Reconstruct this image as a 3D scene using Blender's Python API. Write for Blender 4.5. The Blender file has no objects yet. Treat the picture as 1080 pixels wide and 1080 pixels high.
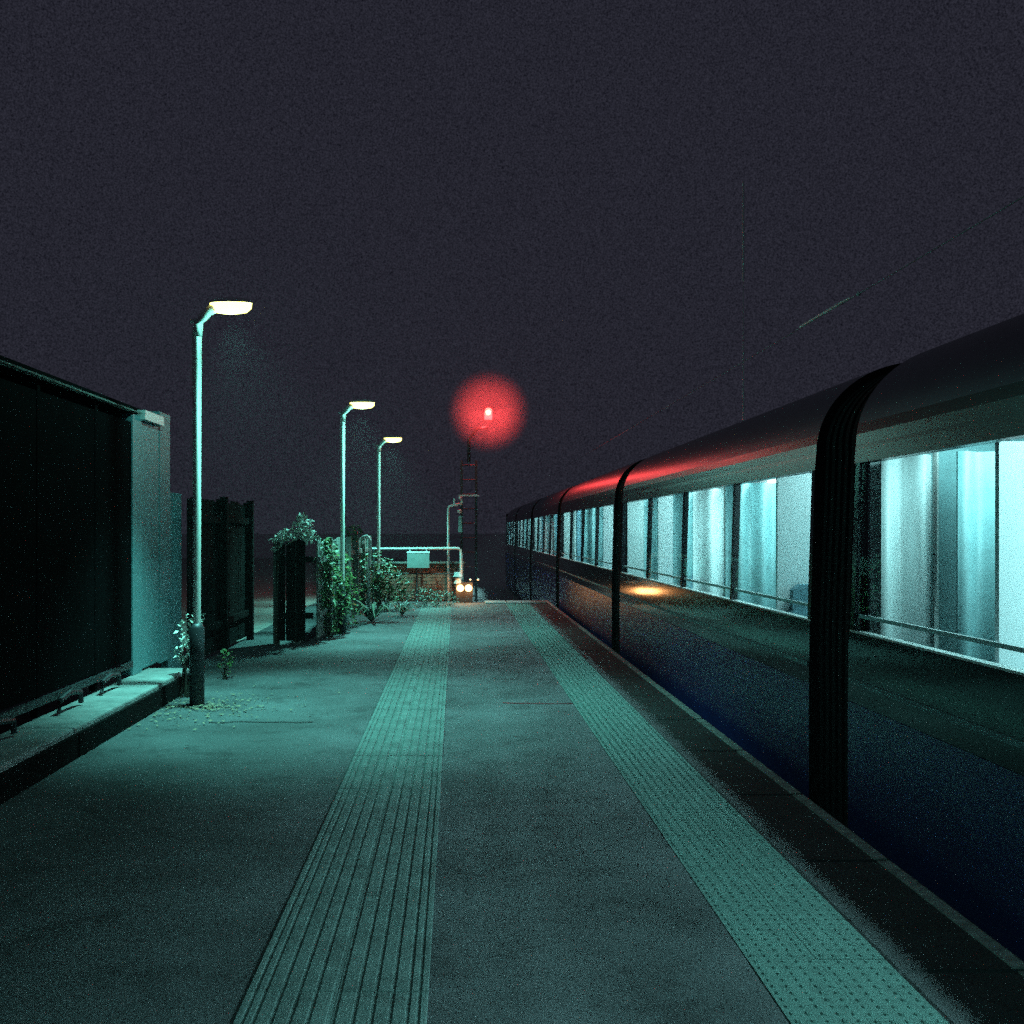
import bpy, math, random
from mathutils import Vector, Matrix
R = math.radians
rnd = random.Random(7)
sc = bpy.context.scene
col = sc.collection

# ------------------------------------------------------------------ camera
# looks straight down the platform (+Y); the photograph's vanishing point sits off centre
cam_d = bpy.data.cameras.new("camera")
cam = bpy.data.objects.new("camera", cam_d); col.objects.link(cam)
cam.location = (0, 0, 1.55); cam.rotation_euler = (R(90), 0, 0)
cam_d.sensor_width = 36; cam_d.lens = 36
cam_d.shift_x = 59/1080; cam_d.shift_y = 20/1080
cam_d.clip_start = .05; cam_d.clip_end = 2000
sc.camera = cam

# ------------------------------------------------------------------ night sky
w = bpy.data.worlds.new("World"); sc.world = w; w.use_nodes = True
nt = w.node_tree; nt.nodes.clear()
out = nt.nodes.new("ShaderNodeOutputWorld")
bg = nt.nodes.new("ShaderNodeBackground"); bg.inputs[0].default_value = (.0212, .0190, .0312, 1); bg.inputs[1].default_value = 1.0
sky = nt.nodes.new("ShaderNodeTexSky"); sky.sky_type = 'NISHITA'; sky.sun_disc = False
sky.sun_elevation = R(-9); sky.sun_rotation = R(120)
bg2 = nt.nodes.new("ShaderNodeBackground"); bg2.inputs[1].default_value = .05
nt.links.new(sky.outputs[0], bg2.inputs[0])
add = nt.nodes.new("ShaderNodeAddShader")
# fine noise painted into the sky colour as film-like grain
tcw = nt.nodes.new("ShaderNodeTexCoord")
nz = nt.nodes.new("ShaderNodeTexNoise"); nz.inputs["Scale"].default_value = 640; nz.inputs["Detail"].default_value = 2; nz.inputs["Roughness"].default_value = .8
nt.links.new(tcw.outputs["Generated"], nz.inputs["Vector"])
rw = nt.nodes.new("ShaderNodeValToRGB"); rw.color_ramp.elements[0].position = .25; rw.color_ramp.elements[1].position = .75
rw.color_ramp.elements[0].color = (.0020, .0022, .0050, 1); rw.color_ramp.elements[1].color = (.0335, .0335, .0500, 1)
nt.links.new(nz.outputs[0], rw.inputs[0]); nt.links.new(rw.outputs[0], bg.inputs[0])
nt.links.new(bg.outputs[0], add.inputs[0]); nt.links.new(bg2.outputs[0], add.inputs[1])
nt.links.new(add.outputs[0], out.inputs[0])

vs = sc.view_settings
sc.display_settings.display_device = 'sRGB'
vs.view_transform = 'Standard'; vs.look = 'None'; vs.exposure = 0; vs.gamma = 1; vs.use_curve_mapping = False
cy = sc.cycles
sc.render.engine = 'CYCLES'
cy.use_denoising = False           # the photograph is a grainy night exposure
cy.use_adaptive_sampling = True; cy.adaptive_threshold = .05; cy.adaptive_min_samples = 24
cy.max_bounces = 8; cy.diffuse_bounces = 3; cy.glossy_bounces = 4; cy.transparent_max_bounces = 24; cy.transmission_bounces = 4
cy.volume_bounces = 0; cy.sample_clamp_indirect = 1.5; cy.sample_clamp_direct = 5.0; cy.caustics_reflective = False; cy.caustics_refractive = False
cy.use_light_tree = True

LAMP = (.22, 1.0, .88)              # the platform lamps' light
LAMP_SPOT, LAMP_BULB = 1150.0, 60.0
TRAIN_EMIT = 8.0                   # visible tubes; TRAIN_W is the light they give per carriage row
TRAIN_W = 215.0
HAZE = .0006

# ------------------------------------------------------------------ materials
def nodes(name):
    m = bpy.data.materials.new(name); m.use_nodes = True
    t = m.node_tree; b = t.nodes["Principled BSDF"]
    return m, t, b
def mat(name, c, rough=.7, metal=0., var=.25, scale=6., bump=0., bscale=60., spec=.5, detail=6., c2=None, coat=0., stretch=None):
    m, t, b = nodes(name)
    tc = t.nodes.new("ShaderNodeTexCoord"); src = tc.outputs["Object"]
    if stretch:
        mp = t.nodes.new("ShaderNodeMapping"); mp.inputs["Scale"].default_value = stretch
        t.links.new(src, mp.inputs[0]); src = mp.outputs[0]
    n = t.nodes.new("ShaderNodeTexNoise"); n.inputs["Scale"].default_value = scale; n.inputs["Detail"].default_value = detail
    n.inputs["Roughness"].default_value = .65
    t.links.new(src, n.inputs["Vector"])
    rp = t.nodes.new("ShaderNodeValToRGB"); rp.color_ramp.elements[0].position = .3; rp.color_ramp.elements[1].position = .7
    d = c2 if c2 else tuple(x*(1-var) for x in c)
    e = c if c2 else tuple(min(1, x*(1+var)) for x in c)
    rp.color_ramp.elements[0].color = (*d, 1); rp.color_ramp.elements[1].color = (*e, 1)
    t.links.new(n.outputs[0], rp.inputs[0]); t.links.new(rp.outputs[0], b.inputs["Base Color"])
    b.inputs["Roughness"].default_value = rough; b.inputs["Metallic"].default_value = metal
    b.inputs["Specular IOR Level"].default_value = spec; b.inputs["Coat Weight"].default_value = coat
    b.inputs["Coat Roughness"].default_value = .08
    if bump:
        n2 = t.nodes.new("ShaderNodeTexNoise"); n2.inputs["Scale"].default_value = bscale; n2.inputs["Detail"].default_value = 8
        t.links.new(tc.outputs["Object"], n2.inputs["Vector"])
        bp = t.nodes.new("ShaderNodeBump"); bp.inputs["Strength"].default_value = bump; bp.inputs["Distance"].default_value = .02
        t.links.new(n2.outputs[0], bp.inputs["Height"]); t.links.new(bp.outputs[0], b.inputs["Normal"])
    return m
def emit(name, c, s, base=(.8, .8, .8)):
    m, t, b = nodes(name)
    b.inputs["Base Color"].default_value = (*base, 1); b.inputs["Roughness"].default_value = .3
    b.inputs["Emission Color"].default_value = (*c, 1); b.inputs["Emission Strength"].default_value = s
    return m
def asphalt(name, c, patch, speck):
    """bitumen with grit, wear patches and pale aggregate flecks"""
    m, t, b = nodes(name); L = t.links.new
    tc = t.nodes.new("ShaderNodeTexCoord").outputs["Object"]
    def noise(s, d=6., r=.6):
        n = t.nodes.new("ShaderNodeTexNoise"); n.inputs["Scale"].default_value = s; n.inputs["Detail"].default_value = d
        n.inputs["Roughness"].default_value = r; L(tc, n.inputs["Vector"]); return n.outputs[0]
    def ramp(s, a, b_, ca, cb):
        r = t.nodes.new("ShaderNodeValToRGB"); r.color_ramp.elements[0].position = a; r.color_ramp.elements[1].position = b_
        r.color_ramp.elements[0].color = (*ca, 1); r.color_ramp.elements[1].color = (*cb, 1); L(s, r.inputs[0]); return r.outputs[0]
    big = ramp(noise(.9), .35, .7, tuple(x*(1-patch) for x in c), tuple(x*(1+patch) for x in c))
    grit = ramp(noise(85, 4, .9), .32, .68, (.30,)*3, (1.8,)*3)
    mx = t.nodes.new("ShaderNodeMixRGB"); mx.blend_type = 'MULTIPLY'; mx.inputs[0].default_value = 1
    L(big, mx.inputs[1]); L(grit, mx.inputs[2])
    st = ramp(noise(2.3, 5, .7), .36, .46, (.62,)*3, (1, 1, 1))       # old oil and damp stains
    ms = t.nodes.new("ShaderNodeMixRGB"); ms.blend_type = 'MULTIPLY'; ms.inputs[0].default_value = 1
    L(mx.outputs[0], ms.inputs[1]); L(st, ms.inputs[2]); mx = ms
    v = t.nodes.new("ShaderNodeTexVoronoi"); v.inputs["Scale"].default_value = 55; L(tc, v.inputs["Vector"])
    fl = ramp(v.outputs["Distance"], .06, .14, (speck,)*3, (0, 0, 0))
    ad = t.nodes.new("ShaderNodeMixRGB"); ad.blend_type = 'ADD'; ad.inputs[0].default_value = 1
    L(mx.outputs[0], ad.inputs[1]); L(fl, ad.inputs[2]); L(ad.outputs[0], b.inputs["Base Color"])
    bp = t.nodes.new("ShaderNodeBump"); bp.inputs["Strength"].default_value = .6; bp.inputs["Distance"].default_value = .012
    L(noise(120, 4, .8), bp.inputs["Height"]); L(bp.outputs[0], b.inputs["Normal"])
    b.inputs["Roughness"].default_value = .82; b.inputs["Specular IOR Level"].default_value = .35
    return m
def glass(name, tint=(.9, .97, .97), boost=1.0):
    """thin pane: clear straight through, Fresnel reflection on top"""
    m, t, b = nodes(name); t.nodes.remove(b); L = t.links.new
    o = t.nodes["Material Output"]
    tr = t.nodes.new("ShaderNodeBsdfTransparent"); tr.inputs[0].default_value = (*tint, 1)
    gl = t.nodes.new("ShaderNodeBsdfGlossy"); gl.inputs["Roughness"].default_value = .03
    fr = t.nodes.new("ShaderNodeFresnel"); ge = t.nodes.new("ShaderNodeNewGeometry")
    mr = t.nodes.new("ShaderNodeMapRange"); mr.inputs["To Min"].default_value = 1.33; mr.inputs["To Max"].default_value = 1.0
    L(ge.outputs["Backfacing"], mr.inputs[0]); L(mr.outputs[0], fr.inputs[0])
    mx = t.nodes.new("ShaderNodeMixShader"); L(fr.outputs[0], mx.inputs[0]); L(tr.outputs[0], mx.inputs[1]); L(gl.outputs[0], mx.inputs[2])
    L(mx.outputs[0], o.inputs[0]); return m

M = {}
M['asphalt'] = asphalt('asphalt', (.084, .089, .092), .38, .06)
M['asphalt_dark'] = asphalt('asphalt_dark', (.030, .030, .030), .2, .02)
M['tile'] = mat('concrete_tile', (.105, .15, .14), .8, var=.42, scale=4.5, bump=.35, bscale=120)
M['blister'] = mat('blister_tile', (.085, .165, .145), .8, var=.25, scale=14, bump=.4, bscale=110)
M['kerb'] = mat('kerb_concrete', (.24, .24, .235), .85, var=.35, scale=5, bump=.5, bscale=50)
M['coping'] = mat('coping_concrete', (.06, .06, .062), .8, var=.3, scale=6, bump=.4, bscale=70)
M['line'] = mat('line_paint', (.75, .75, .70), .6, scale=16, c2=(.22, .22, .20), bump=.2)
M['soil'] = mat('soil', (.26, .24, .22), .95, var=.4, scale=3, bump=.8, bscale=12)
M['ballast'] = mat('ballast', (.50, .49, .48), .95, var=.5, scale=14, bump=.9, bscale=16)
M['galv'] = mat('galvanised_steel', (.62, .63, .62), .45, metal=.2, var=.12, scale=12)
M['pole_paint'] = mat('pale_pole_paint', (.80, .79, .74), .5, var=.06)
M['dark_steel'] = mat('dark_steel', (.035, .035, .04), .5, metal=.3, var=.3)
M['black'] = mat('black_paint', (.02, .02, .022), .5, var=.3)
M['white_paint'] = mat('white_paint', (.75, .75, .73), .45, var=.1, scale=10)
M['panel'] = mat('pale_panel', (.12, .25, .27), .55, var=.12, scale=3, stretch=(1, 1, .25))
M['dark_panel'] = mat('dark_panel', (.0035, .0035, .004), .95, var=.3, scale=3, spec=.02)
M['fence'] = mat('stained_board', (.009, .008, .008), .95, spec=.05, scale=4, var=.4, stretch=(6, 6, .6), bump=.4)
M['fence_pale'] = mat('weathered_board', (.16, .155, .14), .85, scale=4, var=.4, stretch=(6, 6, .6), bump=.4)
M['brick'] = mat('brick', (.20, .075, .05), .9, var=.35, scale=9, bump=.5)
M['brick_b'] = mat('brick_brown', (.13, .06, .045), .9, var=.35, scale=9, bump=.5)
M['mortar'] = mat('mortar', (.16, .155, .145), .95, bump=.4)
M['leaf'] = mat('leaf_green', (.055, .11, .03), .5, var=.4, scale=3)
M['leaf_dark'] = mat('leaf_ivy', (.10, .13, .09), .4, var=.4, scale=3)
M['leaf_pale'] = mat('leaf_blossom', (.72, .75, .66), .5, var=.3, scale=8)
M['leaf_dry'] = mat('leaf_dry', (.22, .17, .11), .8, var=.5, scale=30)
M['stem'] = mat('stem', (.06, .05, .035), .8)
M['sign_face'] = mat('sign_face', (.22, .30, .29), .4, var=.12, scale=9)
# train
M['blue'] = mat('navy_coachwork', (.016, .024, .12), .36, var=.15, scale=2, coat=.0)
M['band'] = mat('black_coachwork', (.012, .012, .014), .085, var=.2, spec=.22)
M['roofpaint'] = mat('roof_coachwork', (.13, .13, .145), .38, metal=1., var=.08)
M['cant'] = mat('cant_coachwork', (.012, .012, .014), .3, var=.2, spec=.2)
M['rubber'] = mat('rubber', (.012, .011, .012), .95, spec=.1)
M['cream'] = mat('interior_laminate', (.52, .56, .56), .5, var=.06)
M['white_in'] = mat('interior_white', (.80, .81, .82), .5, var=.05)
M['teal_in'] = mat('interior_teal', (.14, .24, .25), .6, var=.15, scale=10)
M['blue_in'] = mat('interior_blue', (.10, .19, .23), .7, var=.3, scale=30)
M['grey_in'] = mat('interior_grey', (.25, .27, .28), .6, var=.1)
M['floor_in'] = mat('interior_floor', (.10, .10, .11), .6, var=.3, scale=30)
M['chrome'] = mat('grab_pole_steel', (.7, .7, .68), .25, metal=.8, var=.05)
M['pane'] = glass('train_glass')
M['dark_pane'] = mat('night_window', (.03, .05, .055), .12, var=.2)
M['tube'] = emit('ceiling_tube', (.75, 1.0, 1.0), TRAIN_EMIT)
# lamps
M['lens'] = emit('lamp_lens', (1.0, .95, .22), 4.2)
M['red'] = emit('signal_red', (1.0, .10, .055), 160)
M['amber'] = emit('amber_lens', (1.0, .56, .15), 1.75)

for k_ in ('tube', 'red', 'amber'): M[k_].cycles.emission_sampling = 'NONE'

# ------------------------------------------------------------------ mesh helpers
class MB:
    def __init__(s): s.v = []; s.f = []
    def box(s, x0, x1, y0, y1, z0, z1):
        n = len(s.v)
        s.v += [(x0,y0,z0),(x1,y0,z0),(x1,y1,z0),(x0,y1,z0),(x0,y0,z1),(x1,y0,z1),(x1,y1,z1),(x0,y1,z1)]
        s.f += [(n,n+3,n+2,n+1),(n+4,n+5,n+6,n+7),(n,n+1,n+5,n+4),(n+1,n+2,n+6,n+5),(n+2,n+3,n+7,n+6),(n+3,n,n+4,n+7)]
        return s
    def chamfer(s, x0, x1, y0, y1, z0, z1, c):
        """box whose top edges are chamfered"""
        n = len(s.v)
        s.v += [(x0,y0,z0),(x1,y0,z0),(x1,y1,z0),(x0,y1,z0),(x0,y0,z1-c),(x1,y0,z1-c),(x1,y1,z1-c),(x0,y1,z1-c),
                (x0+c,y0+c,z1),(x1-c,y0+c,z1),(x1-c,y1-c,z1),(x0+c,y1-c,z1)]
        s.f += [(n,n+3,n+2,n+1),(n+8,n+9,n+10,n+11)]
        for k in range(4):
            a, b = k, (k+1) % 4
            s.f += [(n+a,n+b,n+4+b,n+4+a),(n+4+a,n+4+b,n+8+b,n+8+a)]
        return s
    def tube(s, pts, r, seg=10, cap=True):
        pts = [Vector(p) for p in pts]; n0 = len(s.v); k = len(pts)
        rs = r if isinstance(r, (list, tuple)) else [r]*k
        for i, p in enumerate(pts):
            d = (pts[min(i+1, k-1)]-pts[max(i-1, 0)]).normalized()
            up = Vector((0, 0, 1)) if abs(d.z) < .9 else Vector((0, 1, 0))
            a = d.cross(up).normalized(); b = a.cross(d)
            for j in range(seg):
                t = 2*math.pi*j/seg
                s.v.append(tuple(p+(a*math.cos(t)+b*math.sin(t))*rs[i]))
        for i in range(k-1):
            for j in range(seg):
                j2 = (j+1) % seg
                s.f.append((n0+i*seg+j, n0+i*seg+j2, n0+(i+1)*seg+j2, n0+(i+1)*seg+j))
        if cap:
            s.f.append(tuple(n0+j for j in range(seg))[::-1]); s.f.append(tuple(n0+(k-1)*seg+j for j in range(seg)))
        return s
    def prism(s, prof, y0, y1, closed=True, caps=True):
        """(x,z) profile extruded along Y"""
        n = len(s.v); k = len(prof)
        s.v += [(x, y0, z) for x, z in prof]+[(x, y1, z) for x, z in prof]
        for i in range(k if closed else k-1):
            j = (i+1) % k
            s.f.append((n+i, n+j, n+k+j, n+k+i))
        if caps: s.f += [tuple(range(n, n+k))[::-1], tuple(range(n+k, n+2*k))]
        return s
    def ball(s, c, r, sx=1, sy=1, sz=1, u=10, v=7):
        n = len(s.v)
        for i in range(v+1):
            a = math.pi*i/v
            for j in range(u):
                t = 2*math.pi*j/u
                s.v.append((c[0]+r*sx*math.sin(a)*math.cos(t), c[1]+r*sy*math.sin(a)*math.sin(t), c[2]+r*sz*math.cos(a)))
        for i in range(v):
            for j in range(u):
                s.f.append((n+i*u+j, n+(i+1)*u+j, n+(i+1)*u+(j+1) % u, n+i*u+(j+1) % u))
        return s
    def mesh(s, name, m, smooth=False):
        me = bpy.data.meshes.new(name); me.from_pydata(s.v, [], s.f); me.validate()
        me.materials.append(M[m] if isinstance(m, str) else m)
        if smooth:
            for p in me.polygons: p.use_smooth = True
        return me
    def build(s, name, m, parent=None, smooth=False, loc=None):
        return put(name, s.mesh(name, m, smooth), parent, loc)
def put(name, me, parent=None, loc=None, rz=0.):
    o = bpy.data.objects.new(name, me); col.objects.link(o)
    if parent: o.parent = parent
    if loc: o.location = loc
    if rz: o.rotation_euler.z = rz
    return o
def tag(o, label=None, cat=None, group=None, kind=None):
    if label: o['label'] = label
    if cat: o['category'] = cat
    if group: o['group'] = group
    if kind: o['kind'] = kind
    return o
def thing(name, label, cat, loc=(0, 0, 0), group=None):
    o = bpy.data.objects.new(name, None); col.objects.link(o); o.location = loc
    return tag(o, label, cat, group)
def copy_tree(o, parent=None):
    c = o.copy(); col.objects.link(c)
    if parent: c.parent = parent
    for ch in list(o.children): copy_tree(ch, c)
    return c
def bevel(o, wd=.01, seg=2):
    b = o.modifiers.new("bevel", 'BEVEL'); b.width = wd; b.segments = seg; b.limit_method = 'ANGLE'
    return o

# ------------------------------------------------------------------ ground and platform
g = MB(); g.v = [(-600,-60,-.95),(600,-60,-.95),(600,900,-.95),(-600,900,-.95)]; g.f = [(0,1,2,3)]
tag(g.build('ground', 'ballast'), kind='structure')
tag(MB().box(-40, -3.06, -6, 60, -.94, -.02).build('verge', 'soil'), kind='structure')
EDGE = 2.05
plat = tag(MB().box(-3.05, 1.55, -4, 22.4, -.93, 0).build('platform', 'asphalt'), kind='structure')

# guidance strip of ribbed tiles: close ribs at the outer edges, wider ribs inside
def rib_tile(mir):
    wd, ln, ov = .303, .897, .012
    ribs = [(0, .024), (.034, .058), (.068, .112), (.124, .170), (.182, .228), (.240, .290)]
    mb = MB().box(0, wd, 0, ln, -.02, .004)
    for a, b in ribs:
        a2, b2 = (wd-b, wd-a) if mir else (a, b)
        mb.chamfer(a2, b2, .002, ln-.002, .004, .0105, .003)
    return mb.mesh('tactile_tile', 'tile')
tl, trr = rib_tile(False), rib_tile(True)
y = 2.53-.9
while y < 20.6:
    for me, x0 in ((tl, -.70), (trr, -.395)):
        o = put('tactile_tile', me, plat, (x0, y, rnd.uniform(-.0012, .0012)))
    y += .9
# blister strip nearer the track
def blister_tile():
    mb = MB().box(0, .247, 0, .495, -.02, .004)
    for i in range(5):
        for j in range(10):
            cx, cy_ = .0247+i*.0494, .0247+j*.0495
            n = len(mb.v)
            for r, z in ((.0125, .004), (.008, .010)):
                for k in range(6):
                    a = math.pi*k/3
                    mb.v.append((cx+r*math.cos(a), cy_+r*math.sin(a), z))
            for k in range(6): mb.f.append((n+k, n+(k+1) % 6, n+6+(k+1) % 6, n+6+k))
            mb.f.append(tuple(n+6+k for k in range(6)))
    return mb.mesh('blister_tile', 'blister')
bt = blister_tile(); y = 1.7
while y < 21.7:
    for x0 in (1.052, 1.302):
        put('blister_tile', bt, plat, (x0, y, rnd.uniform(-.001, .001)))
    y += .5
# coping along the edge, with the worn painted line on it
y = 0.; cm = MB().chamfer(1.552, EDGE, 0, 1.192, -.25, .006, .012).mesh('coping_stone', 'coping')
while y < 22.2:
    put('coping_stone', cm, plat, (0, y, rnd.uniform(-.002, .002))); y += 1.2
MB().box(1.551, EDGE-.01, -4, 22.4, -.93, -.251).build('platform_wall', 'coping', plat)
lm = MB().box(1.965, 2.025, 0, 1.17, .0045, .0105).mesh('edge_line', 'line')
y = .01
while y < 22.2:
    put('edge_line', lm, plat, (0, y, .001)); y += 1.2
# pale stones closing the end of the platform
for x0, x1 in ((.62, 1.08), (1.10, 1.94)):
    MB().chamfer(x0, x1, 21.75, 22.35, -.02, .035, .012).build('end_stone', 'kerb', plat)
# a short crack of bitumen repair
rp = MB()
for (x0, y0) in ((.42, 9.2), (-2.0, 8.3)):
    pts = [(x0+i*.12, y0+rnd.uniform(-.03, .03)) for i in range(8)]
    for (a, b), (c, d) in zip(pts, pts[1:]):
        n = len(rp.v); rp.v += [(a, b-.02, .003), (c, d-.02, .003), (c, d+.02, .003), (a, b+.02, .003)]; rp.f.append((n, n+1, n+2, n+3))
rp.build('crack_seal', 'black', plat)

# ------------------------------------------------------------------ kerb wall on the left
kerb = thing('kerb_wall', 'low concrete kerb wall of long blocks along the shelter', 'kerb', (-2.61, 0, 0))
y = -1.0
for i in range(6):
    ln = 2.0 if i < 5 else 1.05
    o = MB().box(-.42, 0, .008, ln-.008, -.05, .205).build('kerb_stone', 'kerb', kerb)
    o.location = (rnd.uniform(-.006, .006), y, rnd.uniform(-.004, .004)); bevel(o, .015)
    MB().box(.002, .03, .012, ln-.012, -.04, .165).build('dark_face_plank', 'fence', o)  # added dark plank, put on only to darken the kerb's front face
    y += 2.0
litter = MB()
for i in range(420):
    a, d = rnd.uniform(0, 6.28), abs(rnd.gauss(0, .5))
    x, yy = -2.15+d*math.cos(a)*.9, 8.95+d*math.sin(a)*1.1
    if x < -2.58: x = -2.57+rnd.uniform(0, .15)
    s_, t = rnd.uniform(.008, .026), rnd.uniform(0, 6.28); n = len(litter.v); z = .006+rnd.uniform(0, .008)
    for k in range(4):
        q = t+k*math.pi/2; litter.v.append((x+s_*math.cos(q)*(1 if k % 2 else .5), yy+s_*math.sin(q)*(1 if k % 2 else .5), z+rnd.uniform(0, .012)))
    litter.f.append((n, n+1, n+2, n+3))
tag(litter.build('leaf_litter', 'leaf_dry'), 'dry leaf litter and grit round the foot of the tall lamp', 'leaf litter', kind='stuff')

# ------------------------------------------------------------------ shelter wall on the left
sh = thing('platform_shelter', 'dark platform shelter with a pale lit end panel beside the tall lamp', 'shelter', (-3.0, 9.7, 0))
SX = -3.0
def sp(mb, name, m, **k):
    o = mb.build(name, m, sh, **k); o.location = (3.0, -9.7, 0); return o
yy = .3
while yy < 9.2:
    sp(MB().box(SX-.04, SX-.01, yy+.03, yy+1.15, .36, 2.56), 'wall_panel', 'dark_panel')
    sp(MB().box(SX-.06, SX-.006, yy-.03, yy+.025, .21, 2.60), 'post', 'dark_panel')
    yy += 1.18
sp(MB().box(SX-.07, SX+.012, .2, 9.48, .29, .345), 'bottom_rail', 'dark_steel')
for yb in (2.1, 4.3, 6.5, 7.7, 8.6):
    sp(MB().tube([(SX+.10, yb-.22, .225), (SX+.10, yb-.2, .31), (SX+.10, yb, .34), (SX+.10, yb+.2, .31), (SX+.10, yb+.22, .225)], .022, 8), 'bracket', 'dark_steel')
sp(MB().box(SX-.10, SX+.004, 9.49, 9.77, .21, 2.64), 'corner_post', 'panel')
sp(MB().box(SX-.06, SX-.006, 9.78, 10.36, .23, 2.60), 'end_panel', 'panel')
sp(MB().box(SX-.10, SX+.0, 10.37, 10.74, .21, 2.76), 'end_panel', 'panel')
sp(MB().box(SX-.10, SX-.03, 10.75, 11.3, .0, 1.96), 'side_screen', 'panel')
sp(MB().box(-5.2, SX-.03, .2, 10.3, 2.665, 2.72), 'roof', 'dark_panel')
sp(MB().box(SX-.028, SX+.03, .2, 9.70, 2.655, 2.668), 'drip_edge', 'fence_pale')
sp(MB().box(SX-.028, SX+.05, 9.72, 10.34, 2.61, 2.70), 'gutter_end', 'galv')
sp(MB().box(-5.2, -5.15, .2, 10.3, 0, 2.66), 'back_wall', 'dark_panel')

# ------------------------------------------------------------------ street lamps
def make_lamp():
    t = thing('street_lamp', '', 'street lamp', group='street lamps along the platform')
    p = MB().tube([(0, 0, .7), (0, 0, 1.9), (0, 0, 3.2)], [.034, .036, .043], 14, cap=False)  # radius widens upward to imitate the bloom of the lit top
    arc = [(0, 0, 3.2), (.012, 0, 3.30), (.045, 0, 3.365), (.10, 0, 3.42), (.165, 0, 3.455)]
    p.tube(arc, [.043, .044, .043, .042, .042], 14)
    p.build('pole', 'pole_paint', t, True)
    MB().tube([(0, 0, 0), (0, 0, .68), (0, 0, .72)], [.066, .066, .043], 16).build('pole_sleeve', 'dark_steel', t, True)
    MB().tube([(0, 0, 0), (0, 0, .014)], .12, 16).build('base_plate', 'dark_steel', t)
    MB().tube([(-.06, 0, 3.335), (.02, 0, 3.35)], .018, 8).build('pole_cap', 'galv', t)
    h = MB(); seg = 16
    for (z, s_) in ((3.492, 1.0), (3.515, .96), (3.535, .72), (3.542, .3)):
        for k in range(seg):
            a = 2*math.pi*k/seg
            h.v.append((.30+.19*s_*math.cos(a), .075*s_*math.sin(a), z))
    for i in range(3):
        for k in range(seg): h.f.append((i*seg+k, i*seg+(k+1) % seg, (i+1)*seg+(k+1) % seg, (i+1)*seg+k))
    h.f.append(tuple(3*seg+k for k in range(seg)))
    ho_ = h.build('housing', 'white_paint', t, True)
    l = MB()
    for (z, s_) in ((3.490, .985), (3.445, .96), (3.413, .76), (3.400, .3)):
        for k in range(seg):
            a = 2*math.pi*k/seg
            l.v.append((.30+.19*s_*math.cos(a), .075*s_*math.sin(a), z))
    for i in range(3):
        for k in range(seg): l.f.append((i*seg+k, (i+1)*seg+k, (i+1)*seg+(k+1) % seg, i*seg+(k+1) % seg))
    l.f.append(tuple(3*seg+k for k in range(seg))[::-1])
    l.build('lens', 'lens', ho_, True)
    return t
def lamp_light(t, power=LAMP_SPOT, wide=92, bulb=LAMP_BULB, tilt=-6):
    x, yv, z = t.location
    sd = bpy.data.lights.new('lamp_beam', 'SPOT'); sd.energy = power; sd.color = LAMP; sd.spot_size = R(wide); sd.spot_blend = .8; sd.shadow_soft_size = .08
    so = bpy.data.objects.new('lamp_beam', sd); col.objects.link(so); so.parent = t; so.location = (.30, 0, 3.38); so.rotation_euler.y = R(tilt)
    if not bulb: return
    pd = bpy.data.lights.new('lamp_glow', 'POINT'); pd.energy = bulb; pd.color = LAMP; pd.shadow_soft_size = .06
    po = bpy.data.objects.new('lamp_glow', pd); col.objects.link(po); po.parent = t; po.location = (.30, 0, 3.385)
lamp0 = make_lamp()
spots = [(-2.29, 9.05, 'tallest-looking lit street lamp standing by the low kerb at the shelter end'),
         (-1.72, 15.5, 'lit street lamp rising out of the green shrub by the fence'),
         (-1.62, 21.4, 'lit street lamp behind the pipe railing at the platform end')]
lamps = [lamp0 if i == 0 else copy_tree(lamp0) for i in range(3)]
for t, (x, yv, lb) in zip(lamps, spots):
    t.location = (x, yv, 0); t['label'] = lb
    if yv < 10: lamp_light(t, tilt=-12, bulb=85.0); t.scale.z = 1.02
    else: lamp_light(t, LAMP_SPOT, 108, LAMP_BULB, 4)
fill_lamp = copy_tree(lamp0); fill_lamp.location = (-2.29, -1.8, 0); fill_lamp['label'] = 'unseen fill lamp added behind the camera to brighten the near platform'
for ch in list(fill_lamp.children):
    if ch.type == 'LIGHT': bpy.data.objects.remove(ch)
lamp_light(fill_lamp, 420, 150, 0)  # wide beam of the added, unseen lamp fills the near platform

# ------------------------------------------------------------------ fences
def fence_run(name, label, p0, p1, h, m, post_m, bw=.125, gap=.012, inset=.03, every=12, mix=None):
    p0, p1 = Vector((*p0, 0)), Vector((*p1, 0)); d = (p1-p0); ln = d.length; d.normalize(); rz = math.atan2(d.y, d.x)
    t = thing(name, label, 'fence', tuple(p0)); t.rotation_euler.z = rz
    me = [MB().chamfer(0, bw, -.011, .011, .05, h-q, .006).mesh('board', m) for q in (0, .018, .035)]
    n = int(ln/(bw+gap))
    for i in range(n):
        o = put('board', me[rnd.randrange(3)], t, (i*(bw+gap), rnd.uniform(-.004, .004), 0))
        if mix and rnd.random() < mix[1]: o.data = mix[0][rnd.randrange(len(mix[0]))]
    pm = MB().box(-.045, .045, .02, .11, 0, h+.03).mesh('post', post_m)
    k = 0.
    while k <= ln+.01:
        put('post', pm, t, (k, 0, 0)); k += every*(bw+gap)
    for z in (.35, h-.3): MB().box(0, ln, .02, .06, z, z+.08).build('rail', m, t)
    return t
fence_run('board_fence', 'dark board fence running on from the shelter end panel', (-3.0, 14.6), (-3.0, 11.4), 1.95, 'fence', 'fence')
MB  # (boards face the platform)
fence_run('board_fence', 'short dark board fence return carrying the pale ivy', (-2.46, 14.0), (-1.96, 14.0), 1.42, 'fence', 'fence_pale', every=2)
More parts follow.
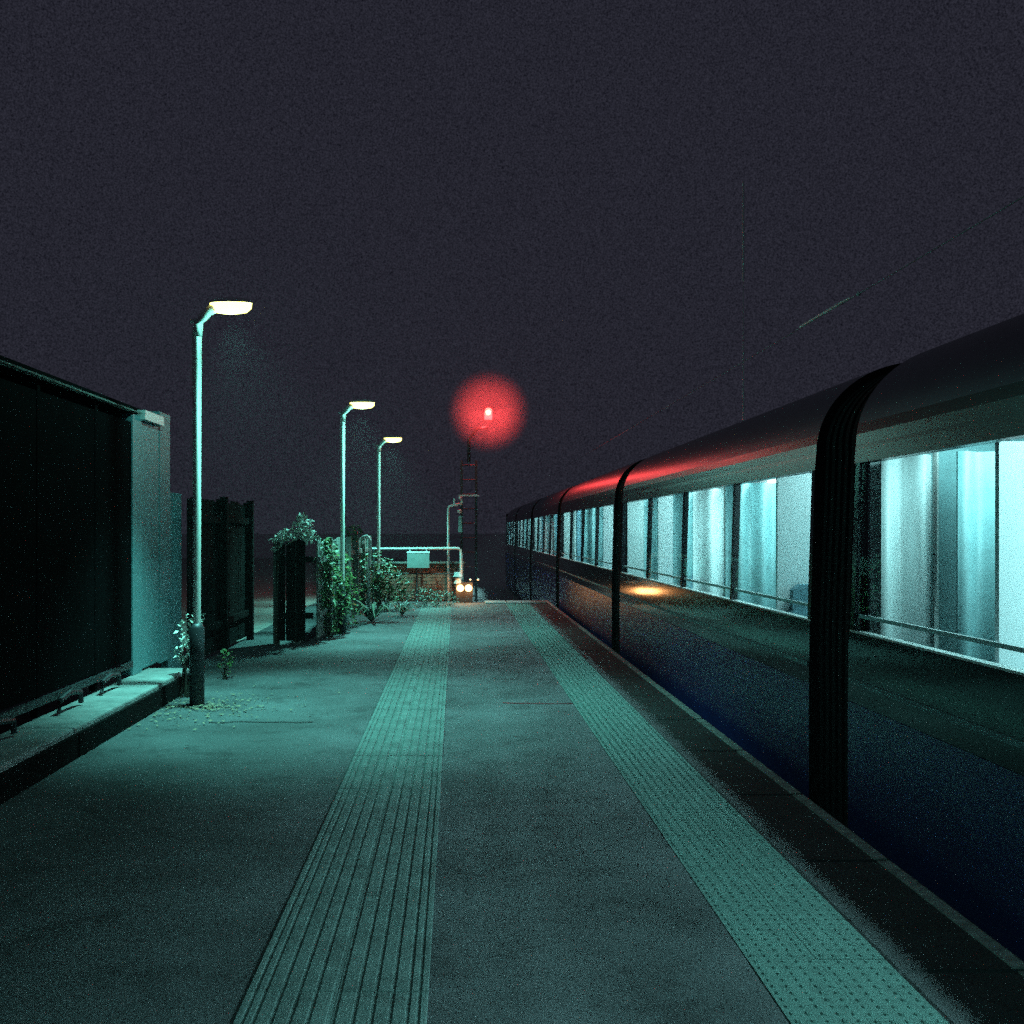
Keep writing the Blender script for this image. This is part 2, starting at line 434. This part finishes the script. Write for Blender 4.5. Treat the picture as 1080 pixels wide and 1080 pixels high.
fence_run('board_fence', 'weathered board fence under the climbing shrub behind the second lamp', (-1.93, 21.9), (-1.93, 14.1), 1.42, 'fence_pale', 'fence_pale', every=10)

# ------------------------------------------------------------------ plants
def leaves(mb, c, r, n, size, droop=.3, flat=.9):
    for i in range(n):
        while True:
            p = Vector((rnd.uniform(-1, 1), rnd.uniform(-1, 1), rnd.uniform(-1, 1)))
            if .15 < p.length < 1: break
        if rnd.random() < .5: p = p.normalized()*rnd.uniform(.75, 1.05)
        q = Vector((c[0]+p.x*r[0], c[1]+p.y*r[1], max(.015, c[2]+p.z*r[2])))
        d = Vector((rnd.gauss(0, 1), rnd.gauss(0, 1), rnd.gauss(0, .5)-droop)).normalized()
        nn = Vector((rnd.gauss(0, .6), rnd.gauss(0, .6), flat)).normalized(); sd = d.cross(nn)
        if sd.length < .05: continue
        sd.normalize(); s_ = size*rnd.uniform(.6, 1.3); k = len(mb.v)
        mid = q+d*s_*.5+nn*s_*.08
        mb.v += [tuple(q), tuple(mid+sd*s_*.3), tuple(q+d*s_), tuple(mid-sd*s_*.3)]
        mb.f += [(k, k+1, k+2), (k, k+2, k+3)]
def plant(name, label, cat, base, blobs, lm, stems=True, group=None):
    t = thing(name, label, cat, base, group)
    mb = MB()
    for c, r, n, s_ in blobs: leaves(mb, c, r, n, s_)
    mb.build('foliage', lm, t)
    if stems:
        st = MB()
        for c, r, n, s_ in blobs:
            for k in range(3):
                e = Vector((c[0]+rnd.uniform(-.5, .5)*r[0], c[1]+rnd.uniform(-.5, .5)*r[1], c[2]+.5*r[2]))
                b0 = Vector((c[0]*.5+rnd.uniform(-.04, .04), c[1]*.5, 0)); md = (b0+e)/2+Vector((rnd.uniform(-.05, .05),)*3)
                st.tube([b0, md, e], [.009, .007, .003], 5)
        st.build('stem', 'stem', t)
    return t
iv = plant('ivy', 'pale-leaved ivy crowning the short dark fence return', 'ivy', (-2.2, 14.0, 0), [
    ((.10, 0, 1.62), (.13, .15, .17), 150, .085), ((-.05, 0, 1.50), (.18, .15, .09), 110, .08), ((-.22, -.03, 1.44), (.08, .08, .07), 50, .07),
    ((-.26, -.05, 1.34), (.03, .05, .12), 26, .07), ((.22, .05, 1.47), (.12, .12, .07), 60, .075)], 'leaf_pale', stems=False)
stv = MB().tube([(-.25, -.04, 0), (-.24, -.045, .7), (-.22, -.04, 1.4), (0, -.03, 1.48), (.12, 0, 1.65)], [.014, .012, .01, .008, .004], 6)
stv.build('stem', 'stem', iv)
plant('climbing_shrub', 'tall green shrub climbing the weathered fence behind the second lamp', 'shrub', (-1.85, 15.3, 0), [
    ((-.02, -.8, .95), (.14, .35, .5), 260, .07), ((.05, -.2, .55), (.2, .5, .5), 420, .075), ((.05, .6, .75), (.2, .6, .55), 420, .075),
    ((.1, 1.3, .45), (.22, .5, .42), 260, .075), ((.0, -.5, 1.3), (.12, .4, .16), 160, .065)], 'leaf')
plant('ivy', 'bright green tuft of ivy topping the fence to the right of the second lamp', 'ivy', (-1.82, 18.3, 0), [
    ((0, 0, 1.52), (.13, .14, .14), 110, .075)], 'leaf')
# arching strap leaves
def strap_plant(name, label, base, n, ln, m):
    t = thing(name, label, 'plant', base); mb = MB()
    for i in range(n):
        a = rnd.uniform(0, 6.28); L_ = ln*rnd.uniform(.6, 1.1); h = L_*rnd.uniform(.5, .9); wd = rnd.uniform(.012, .026)
        d = Vector((math.cos(a), math.sin(a), 0)); s_ = Vector((-d.y, d.x, 0)); k = len(mb.v)
        for j in range(6):
            u = j/5; p = d*(L_*u)+Vector((0, 0, h*(1.9*u-1.55*u*u)*1.0+.03)); ww = wd*(1-u**2)+.002
            mb.v += [tuple(p+s_*ww), tuple(p-s_*ww)]
        for j in range(5): mb.f.append((k+2*j, k+2*j+1, k+2*j+3, k+2*j+2))
    mb.build('leaf_blades', m, t); return t
strap_plant('strap_leaf_plant', 'clump of pale arching strap leaves at the foot of the second lamp', (-1.42, 17.2, 0), 46, .75, 'leaf_dark')
strap_plant('strap_leaf_plant', 'smaller dark clump of arching leaves before the brick wall', (-.98, 18.6, 0), 30, .5, 'leaf_dark')
plant('bush', 'dark leafy bush in the corner below the pipe railing', 'bush', (-1.45, 20.3, 0), [
    ((-.15, 0, .75), (.35, .4, .42), 420, .08), ((.15, -.1, .5), (.4, .4, .4), 380, .08), ((-.1, -.3, .3), (.4, .35, .3), 260, .075)], 'leaf')
plant('bush', 'low straggling bush in front of the brick wall by the amber lamps', 'bush', (-.55, 20.9, 0), [
    ((-.15, 0, .22), (.38, .4, .22), 320, .06), ((.3, .1, .16), (.3, .35, .17), 240, .055)], 'leaf_dark')
plant('weed', 'tall pale-flowered weed between the kerb end and the tall lamp', 'weed', (-2.52, 9.55, 0), [
    ((.03, 0, .62), (.10, .1, .16), 90, .045), ((-.03, 0, .42), (.08, .08, .10), 45, .05), ((.13, -.05, .74), (.05, .05, .07), 26, .04)], 'leaf_pale')
plant('weed', 'small green weed on the dark ground behind the tall lamp', 'weed', (-2.42, 10.7, 0), [
    ((0, 0, .2), (.09, .09, .14), 50, .05)], 'leaf')

# ------------------------------------------------------------------ platform end: brick wall, railing, sign, equipment
bw = thing('brick_wall', 'low red brick wall closing the platform end under the pipe railing', 'wall', (-.85, 22.55, 0))
MB().box(-1.02, 1.02, -.04, .08, 0, .83).build('mortar_core', 'mortar', bw)
bm = [MB().box(0, .212, -.055, -.02, 0, .063).mesh('brick', m) for m in ('brick', 'brick_b', 'brick')]
bh = [MB().box(0, .10, -.055, -.02, 0, .063).mesh('brick', m) for m in ('brick', 'brick_b')]
for r in range(11):
    x = -1.02
    if r % 2:
        put('brick', bh[rnd.randrange(2)], bw, (x, 0, .006+r*.075)); x += .112
    while x+.212 <= 1.03:
        put('brick', bm[rnd.randrange(3)], bw, (x, rnd.uniform(-.005, .004), .006+r*.075)); x += .224
MB().box(-1.04, 1.04, -.08, .10, .832, .87).build('coping', 'mortar', bw)

rail = thing('pipe_railing', 'white pipe railing with one long top tube across the platform end', 'railing', (-.8, 22.3, 0))
MB().tube([(-1.03, 0, 1.16), (.80, 0, 1.175), (.86, 0, 1.165), (.90, 0, 1.13), (.91, 0, 1.05), (.91, 0, 0)], .03, 10).build('top_tube', 'white_paint', rail, True)
for x in (-1.0, -.05): MB().tube([(x, 0, 0), (x, 0, 1.15)], .025, 8).build('post', 'dark_steel', rail)
MB().tube([(-1.0, 0, .62), (.91, 0, .62)], .014, 8).build('mid_tube', 'dark_steel', rail)
sg = thing('notice_board', 'pale rectangular notice board hung below the white pipe railing', 'sign', (-.82, 22.2, 0))
MB().box(-.24, .24, -.012, .012, .75, 1.07).build('sign_face', 'sign_face', sg)
MB().box(-.25, .25, -.016, .016, 1.072, 1.11).build('top_frame', 'white_paint', sg)
for x in (-.18, .18): MB().box(x-.012, x+.012, -.005, .06, 1.10, 1.15).build('clip', 'galv', sg)

gp = thing('vent_pipe', 'white gooseneck pipe with a hooked end at the left of the railing', 'pipe', (-1.72, 20.1, 0))
MB().tube([(0, 0, 0), (.01, 0, .55), (.03, 0, 1.15), (.035, 0, 1.32), (.02, 0, 1.40), (-.03, 0, 1.445), (-.09, 0, 1.43), (-.14, 0, 1.40)], .034, 10).build('pipe', 'white_paint', gp, True)
MB().ball((-.10, 0, 1.32), .036).build('valve_knob', 'white_paint', gp, True)

pp = thing('camera_pole', 'thin white bent pole carrying a small camera above the railing', 'pole', (-.17, 22.4, 0))
MB().tube([(0, 0, 0), (0, 0, 2.02), (.015, 0, 2.08), (.06, 0, 2.10), (.27, 0, 2.14)], .026, 10).build('pole', 'white_paint', pp, True)
MB().tube([(.13, 0, 2.12), (.13, 0, 2.26)], .02, 8).build('stub', 'white_paint', pp)
MB().tube([(.27, 0, 2.12), (.30, 0, 2.2), (.28, 0, 2.27), (.23, 0, 2.28)], .025, 8).build('hook', 'galv', pp, True)
MB().ball((.25, 0, 1.98), .05, 1, 1, .8).build('camera_dome', 'white_paint', pp, True)
MB().box(.22, .30, -.04, .04, 1.52, 1.88).build('camera_box', 'sign_face', pp)

# signal with a lattice mast; the head sits on a bracket over the platform end
SY = 24.0
sig = thing('railway_signal', 'railway signal on a dark lattice mast showing one red light', 'signal', (.30, SY, -.95))
Z0 = .95
for x in (-.17, .17): MB().box(x-.03, x+.03, -.03, .03, 0, 3.2+Z0).build('mast_leg', 'dark_steel', sig)
z = .3
while z < 3.2+Z0:
    MB().tube([(-.14, -.02, z), (.14, -.02, z)], .016, 6).build('rung', 'dark_steel', sig); z += .34
MB().box(-.24, .24, -.05, .05, 2.36+Z0, 2.40+Z0).build('cross_arm', 'galv', sig)
MB().tube([(0, 0, 3.15+Z0), (0, 0, 3.7+Z0), (.2, 0, 3.95+Z0), (.45, 0, 3.98+Z0)], .04, 10).build('bracket', 'dark_steel', sig, True)
LZ = 1.55+125/1080*SY            # lens height
LX = 34/1080*SY-.30
hd = MB().box(LX-.115, LX+.115, .0, .20, LZ+Z0-.20, LZ+Z0+.15).build('signal_head', 'black', sig); bevel(hd, .03, 3)
MB().tube([(LX, -.005, LZ+Z0), (LX, -.03, LZ+Z0)], .065, 20).build('lens', 'red', sig)
hm = MB(); seg = 14
for (yv, q) in ((0, 1.), (-.12, 1.02)):
    for k in range(seg+1):
        a = math.pi*(k/seg)
        hm.v.append((LX+.09*q*math.cos(a), yv, LZ+Z0+.09*q*math.sin(a)+.01))
for k in range(seg): hm.f.append((k, k+1, seg+1+k+1, seg+1+k))
ho = hm.build('hood', 'black', sig); so = ho.modifiers.new('thick', 'SOLIDIFY'); so.thickness = .008

am = thing('ground_signal', 'low ground signal with twin glowing amber lamps at the platform end', 'signal', (.18, 22.1, 0))
MB().box(-.18, .18, .0, .16, 0, .44).build('signal_box', 'black', am)
for x in (-.088, .088):
    MB().tube([(x, -.002, .318), (x, -.03, .318)], .078, 16).build('lamp', 'amber', am)
MB().tube([(-.14, .05, .42), (-.14, .05, .52)], [.09, .05], 10).build('cap', 'white_paint', am)
MB().tube([(-.14, .05, .56), (-.14, .05, .66)], [.10, .06], 10).build('cap', 'white_paint', am)
for x in (.13, .30): MB().ball((x, .05, .50), .028).build('bolt', 'white_paint', am)
for x in (-.12, .12):
    d = bpy.data.lights.new('amber_light', 'POINT'); d.energy = 9; d.color = (1, .40, .12); d.shadow_soft_size = .06
    o = bpy.data.objects.new('amber_light', d); col.objects.link(o); o.parent = am; o.location = (x, -.12, .318)

# ------------------------------------------------------------------ overhead line beyond the platform edge
cw = thing('overhead_wire', 'overhead contact wire running above the train', 'wire', (3.6, 0, 3.67))
MB().tube([(0, -3, 0), (0, 60, 0)], .0045, 6).build('contact_wire', 'grey_in', cw)
MB().tube([(0, 9.35, .012), (0, 9.6, .014), (0, 10.7, .014)], [.006, .014, .016], 8).build('wire_glint_rod', 'white_paint', cw)  # white rod added to imitate a lamp-lit stretch of the wire
MB().ball((0, 9.15, .0), .022).build('clamp', 'white_paint', cw, True)
mp = thing('catenary_mast', 'slender mast beyond the train, with a white rod for its lit top', 'mast', (5.05, 18.0, -.95))
MB().tube([(0, 0, 0), (0, 0, 4.5), (0, 0, 6.9)], [.02, .014, .008], 10).build('mast', 'white_paint', mp, True)
MB().tube([(0, 0, 6.9), (0, 0, 7.8), (0, 0, 8.65)], [.02, .022, .02], 8).build('lit_top_rod', 'white_paint', mp)  # thicker white length added for the mast's lit top

# ------------------------------------------------------------------ the train: six short articulated carriages
TX, TW = 2.15, 2.62                # near side plane, body width
WB, WT = 1.0, 1.92                 # window sill and head
SILL_X, HEAD_X = TX+.008, TX+.036  # glazing leans inwards
def mirror(prof): return [(2*TX+TW-x, z) for x, z in prof]
SHOULDER = [(HEAD_X, WT), (HEAD_X+.006, 2.0)]+[(HEAD_X+.008+.62*(1-math.cos(R(a))), 2.02+.56*math.sin(R(a))) for a in range(0, 91, 6)]+[(TX+TW/2, 2.60)]
def slab(prof, th, y0, y1):
    """open profile given thickness towards the inside of the body"""
    cx, cz = TX+TW/2, 1.2
    inn = []
    for i, (x, z) in enumerate(prof):
        a = prof[max(0, i-1)]; b = prof[min(len(prof)-1, i+1)]
        dx, dz = b[0]-a[0], b[1]-a[1]; l = math.hypot(dx, dz); nx, nz = dz/l, -dx/l
        if nx*(cx-x)+nz*(cz-z) < 0: nx, nz = -nx, -nz
        inn.append((x+nx*th, z+nz*th))
    return MB().prism(prof+inn[::-1], y0, y1)
def carriage(y0, y1, label, seed):
    q = random.Random(seed)
    t = thing('train_carriage', label, 'train carriage', (TX+TW/2, y0, -.95), 'carriages of the passing train')
    off = (-(TX+TW/2), -y0, .95)
    def P(mb, name, m, smooth=False, par=None):
        o = mb.build(name, m, par or t, smooth)
        if not par: o.location = off
        return o
    low = [(TX+.06, -.84), (TX+.02, -.5), (TX, -.1), (TX, .62)]
    P(slab(low, .05, y0, y1), 'side_panel', 'blue', False)
    P(slab([(TX, .623), (TX+.002, .8), (SILL_X-.003, WB-.003)], .05, y0, y1), 'waist_panel', 'band')
    P(MB().box(TX-.004, TX+.02, y0+.02, y1-.02, .722, .752), 'body_stripe', 'teal_in')
    P(slab(mirror(low), .05, y0, y1), 'far_side_panel', 'blue')
    P(slab(mirror([(TX, .623), (TX+.004, WB)]), .05, y0, y1), 'far_waist_panel', 'band')
    c4 = SHOULDER[:5]
    P(slab(c4, .05, y0, y1), 'cant_rail', 'cant'); P(slab(mirror(c4), .05, y0, y1), 'far_cant_rail', 'cant')
    full = SHOULDER[4:]+mirror(SHOULDER[4:])[::-1][1:]
    ro = P(slab(full, .05, y0, y1), 'roof', 'roofpaint', True)
    for ya, yb in ((y0-.006, y0-.001), (y1+.001, y1+.006)):
        ring = low+[(TX+.002, .8), (SILL_X, WB)]+SHOULDER; P(MB().prism(ring+mirror(ring)[::-1], ya, yb), 'end_frame', 'rubber')
    ro.data.set_sharp_from_angle(angle=R(30))
    P(MB().box(TX+.06, TX+TW-.06, y0, y1, -.12, 0.), 'floor', 'floor_in')
    P(MB().box(TX+.40, TX+TW-.40, y0+.02, y1-.02, 2.26, 2.29), 'ceiling', 'white_in')
    P(MB().box(TX+.10, TX+TW-.10, y0+.4, y1-.4, -.84, -.125), 'underframe', 'black')
    # glazing
    n = 4; pw = (y1-y0-.06)/n
    def wp(a, b, dx0, dx1, z0=WB, z1=WT):
        k = (HEAD_X-SILL_X)/(WT-WB); f = lambda z: SILL_X+k*(z-WB)
        return MB().prism([(f(z0)+dx0, z0), (f(z0)+dx1, z0), (f(z1)+dx1, z1), (f(z1)+dx0, z1)], a, b)
    for i in range(n):
        a = y0+.03+i*pw
        wn = P(wp(a+.02, a+pw-.02, .006, .012, WB+.012, WT-.004), 'window', 'pane')
        P(wp(a+.03, a+pw-.03, .022, .034, WB+.08, WB+.10), 'window_bar', 'white_in', par=wn)
    for i in range(n+1):
        a = y0+.03+i*pw
        hw = .022 if 0 < i < n else .03
        P(wp(max(y0, a-hw), min(y1, a+hw), .003, .05), 'pillar', 'band')
    P(wp(y0, y1, .0, .05, WB-.001, WB+.010), 'sill', 'galv')
    # end bulkheads with the gangway opening
    for ye, m in ((y0+.04, 'cream'), (y1-.08, 'cream')):
        P(MB().box(TX+.09, TX+.40, ye, ye+.04, .02, 2.02), 'bulkhead', m)
        P(MB().box(TX+2.22, TX+TW-.09, ye, ye+.04, .02, 2.02), 'bulkhead', m)
        dl = MB()
        for k_ in range(4):
            xa_ = TX+.402+k_*.2245; dl.prism([(xa_, .02), (xa_+.22, .02), (xa_+.22, 2.2), (xa_, 2.2)], ye+.006+.02*(k_ % 2), ye+.03+.02*(k_ % 2))
        P(dl, 'gangway_door', 'teal_in')
        P(MB().box(TX+1.304, TX+2.218, ye+.006, ye+.03, .02, 2.25), 'gangway_door', 'cream')
    # far side: windows black with night between bright panels
    fx = TX+TW-.06
    for i in range(n):
        a = y0+.03+i*pw
        P(MB().box(fx-.004, fx+.004, a+.28, a+pw-.28, WB+.05, WT-.08), 'far_window', 'dark_pane')
        lo, hi = (a+.2, a+pw-.2) if q.random() < .75 else (a+.2, a+.2+(pw-.4)*.45)
        cu = MB(); N = int((hi-lo)/.022); ph = q.uniform(0, 6)  # invented pleats whose folds imitate soft vertical light bands
        for k_ in range(N+1):
            yy_ = lo+(hi-lo)*k_/N; dx = .035*math.sin(ph+yy_*2*math.pi/.21)+.012*math.sin(yy_*37)
            cu.v += [(fx-.06+dx, yy_, WB-.02), (fx-.06+dx, yy_, WT-.03), (fx-.055+dx, yy_, WT-.03), (fx-.055+dx, yy_, WB-.02)]
        for k_ in range(N):
            for e_ in range(4): cu.f.append((4*k_+e_, 4*k_+(e_+1) % 4, 4*k_+4+(e_+1) % 4, 4*k_+4+e_))
        P(cu, 'band_curtain', 'teal_in' if q.random() < .7 else 'cream', True)
        P(MB().box(fx, fx+.03, a, a+pw, WB, WT), 'far_panel', q.choice(['cream', 'white_in', 'cream']))
    P(MB().box(fx-.01, fx+.028, y0, y1, .02, WB-.002), 'far_lining', 'grey_in')
    P(MB().box(fx-.01, fx+.028, y0, y1, WT+.002, 2.03), 'far_coving', 'white_in')
    P(MB().box(TX+.062, TX+.07, y0, y1, .02, WB-.01), 'near_lining', 'grey_in')
    # cross partitions invented for vertical light bands in the windows; seats, poles
    marks = {0: [(5.44, .10, .385, 'cream'), (5.22, .40, .80, 'teal_in'), (4.62, .30, .62, 'white_in'), (3.9, .12, .5, 'teal_in'), (2.9, .1, .4, 'white_in')],
             1: [(7.2, .11, .42, 'white_in'), (8.6, .12, .60, 'teal_in'), (9.75, .1, .40, 'cream'), (10.6, .1, .5, 'teal_in'), (11.4, .1, .36, 'white_in'), (12.3, .1, .5, 'teal_in')]}.get(seed-11)
    if marks is None:
        marks, yv = [], y0+.5
        while yv < y1-.4:
            marks.append((yv, .1, q.uniform(.28, .55), q.choice(['white_in', 'teal_in', 'teal_in', 'cream', 'blue_in']))); yv += q.uniform(.6, 1.0)
    for yp, xa, xb, m in marks:
        if m in ('teal_in', 'blue_in', 'cream'):      # fluted so its folds give soft vertical light bands
            fl = MB(); N = 28; ph = q.uniform(0, 6)
            for k_ in range(N+1):
                u_ = k_/N; xx = TX+xa+(xb-xa)*u_; dy = .035*math.sin(ph+u_*(xb-xa)*2*math.pi/.19)
                fl.v += [(xx, yp+dy, .02), (xx, yp+dy, 1.955), (xx, yp+.012+dy, 1.955), (xx, yp+.012+dy, .02)]
            for k_ in range(N):
                for e_ in range(4): fl.f.append((4*k_+e_, 4*k_+(e_+1) % 4, 4*k_+4+(e_+1) % 4, 4*k_+4+e_))
            P(fl, 'band_partition', m, True)
        else: P(MB().box(TX+xa, TX+xb, yp, yp+.035, .02, 1.955), 'band_partition', m)
        P(MB().tube([(TX+xb+.02, yp+.017, 0), (TX+xb+.02, yp+.017, 2.25)], .016, 8), 'grab_pole', 'chrome')
    yv = y0+.9
    while yv < y1-.3:
        k = q.uniform(.42, 1)
        if 0: pass
        elif k < .85:
            m = q.choice(['blue_in', 'teal_in', 'blue_in'])
            hgt = q.uniform(0, .1)
            for sx in ((TX+1.55,) if seed == 11 else (TX+.12, TX+1.55)):
                s0 = MB()
                for u in (sx, sx+.47):
                    s0.chamfer(u, u+.45, yv-.54, yv-.10, .36, .47, .03)
                    n0 = len(s0.v)      # raked back with a narrower headrest
                    for (hw, z, d) in ((.215, .44, .0), (.22, .75, .03), (.215, .94, .06), (.17, 1.00, .07), (.16, 1.09+hgt*.6, .085), (.11, 1.13+hgt*.6, .09)):
                        for a_, b_ in ((-hw, 0), (hw, 0), (hw, .08), (-hw, .08)): s0.v.append((u+.225+a_, yv-.14+d+b_, z))
                    for r_ in range(5):
                        for k_ in range(4): s0.f.append((n0+r_*4+k_, n0+r_*4+(k_+1) % 4, n0+r_*4+4+(k_+1) % 4, n0+r_*4+4+k_))
                    s0.f.append((n0+20, n0+21, n0+22, n0+23))
                P(s0, 'seat', m)
            if q.random() < .5: P(MB().box(TX+1.5, TX+2.4, yv+.02, yv+.06, .02, 2.0), 'band_partition', q.choice(['white_in', 'cream', 'grey_in']))
        else:
            P(MB().box(TX+1.35, TX+2.45, yv, yv+.05, .02, 2.22), 'band_partition', q.choice(['white_in', 'cream']))
        if q.random() < .4:
            px = q.choice([TX+1.05, TX+1.4])
            P(MB().tube([(px, yv+.2, 0), (px, yv+.2, 2.25)], .018, 8), 'grab_pole', 'chrome')
        yv += q.uniform(.75, 1.0)
    # ceiling lights in two rows
    for lx, lz in ((TX+.62, 2.235), (TX+2.0, 2.20)):
        a = y0+.35
        while a < y1-1.1:
            P(MB().box(lx-.07, lx+.07, a, a+1.25, lz-.03, lz), 'ceiling_light', 'tube'); a += 1.85
        ld = bpy.data.lights.new('tube_light', 'AREA'); ld.shape = 'RECTANGLE'; ld.size = .14; ld.size_y = y1-y0-.8
        ld.energy = TRAIN_W*(y1-y0)/7.3; ld.color = (.47, .98, 1.0)
        lo_ = bpy.data.objects.new('tube_light', ld); col.objects.link(lo_); lo_.parent = t
        lo_.location = (lx-(TX+TW/2), (y1-y0)/2, lz-.035+.95)
    return t
def bellows(y0, y1, parent):
    mb = MB(); n = 6; st = (y1-y0)/n
    for i in range(n):
        a = y0+i*st
        for (ya, yb, d) in ((a, a+st*.5, .045), (a+st*.5, a+st, .085)):
            near = [(TX+d, -.7), (TX+d, 1.0)]+[(x+d*max(.3, 1-k/16), z-d*.9*min(1, k/10)) for k, (x, z) in enumerate(SHOULDER)]
            mb.prism(near+mirror(near)[::-1], ya, yb, True, True)
    o = mb.build('gangway_bellows', 'rubber', parent); o.location = (-(TX+TW/2), -parent.location.y, .95); return o
ends = [(-1.97, 5.62), (6.24, 13.46), (14.14, 21.36), (22.04, 29.26), (29.94, 37.16), (37.84, 44.6)]
labs = ['train carriage with large lit windows at the right edge, nearest the photographer',
        'second train carriage, between the first and second dark gangways with the red reflection',
        'third train carriage, beyond the second dark gangway beside the ribbed strip end',
        'fourth train carriage, alongside the end of the platform',
        'fifth train carriage, small lit windows past the platform end',
        'last train carriage, smallest lit windows at the far head of the train']
prev = None
for i, ((a, b), lb) in enumerate(zip(ends, labs)):
    c = carriage(a, b, lb, 11+i)
    if i: bellows(ends[i-1][1]+.009, a-.009, c)
    prev = c
o = MB().box(TX+.03, TX+TW-.03, 44.61, 44.66, -.8, 2.3).build('cab_end', 'band', prev); o.location = (-(TX+TW/2), -37.84, .95)
o = MB().box(TX+.08, TX+TW-.08, -2.03, -1.98, -.8, 2.3).build('end_wall', 'band', bpy.data.objects['train_carriage']); o.location = (-(TX+TW/2), 1.97, .95)

# ------------------------------------------------------------------ signal light and air
d = bpy.data.lights.new('signal_light', 'POINT'); d.energy = 210; d.color = (1, .06, .062); d.shadow_soft_size = .025
o = bpy.data.objects.new('signal_light', d); col.objects.link(o); o.parent = sig; o.location = (LX, -.17, LZ+Z0-.02)

def vol(name, dens, aniso=0., color=(.9, .9, .9)):
    m = bpy.data.materials.new(name); m.use_nodes = True; t = m.node_tree; t.nodes.clear()
    ou = t.nodes.new("ShaderNodeOutputMaterial"); p = t.nodes.new("ShaderNodeVolumePrincipled")
    p.inputs["Color"].default_value = (*color, 1); p.inputs["Density"].default_value = dens; p.inputs["Anisotropy"].default_value = aniso
    t.links.new(p.outputs[0], ou.inputs["Volume"]); return m, t, p
if HAZE:
    m, t, p = vol('haze', HAZE)
    tag(MB().box(-90, 90, -8, 180, -1.95, 12).build('haze', m), kind='stuff')
# added scattering ball that imitates the glare halo round the signal lamp
m, t, p = vol('halo', 1.0)
tc = t.nodes.new("ShaderNodeTexCoord"); ln = t.nodes.new("ShaderNodeVectorMath"); ln.operation = 'LENGTH'
t.links.new(tc.outputs["Object"], ln.inputs[0])
sq = t.nodes.new("ShaderNodeMath"); sq.operation = 'POWER'; sq.inputs[1].default_value = 1.6; t.links.new(ln.outputs["Value"], sq.inputs[0])
mr = t.nodes.new("ShaderNodeMapRange"); mr.interpolation_type = 'SMOOTHSTEP'
mr.inputs["From Min"].default_value = .35; mr.inputs["From Max"].default_value = 1.27; mr.inputs["To Min"].default_value = 1; mr.inputs["To Max"].default_value = 0
t.links.new(ln.outputs["Value"], mr.inputs[0])
mu = t.nodes.new("ShaderNodeMath"); mu.operation = 'MULTIPLY'; t.links.new(sq.outputs[0], mu.inputs[0]); t.links.new(mr.outputs[0], mu.inputs[1])
m2 = t.nodes.new("ShaderNodeMath"); m2.operation = 'MULTIPLY'; m2.inputs[1].default_value = .44; t.links.new(mu.outputs[0], m2.inputs[0])
t.links.new(m2.outputs[0], p.inputs["Density"]); m.cycles.volume_sampling = 'EQUIANGULAR'; m.cycles.volume_step_rate = .5
mo = MB().ball((0, 0, 0), 1.28, u=28, v=18).build('halo', m, None, True, (.30+LX, SY-.2, LZ))
mo.scale = (.80,)*3
tag(mo, 'added red-lit ball of vapour imitating the halo round the signal lamp', 'halo', kind='stuff')
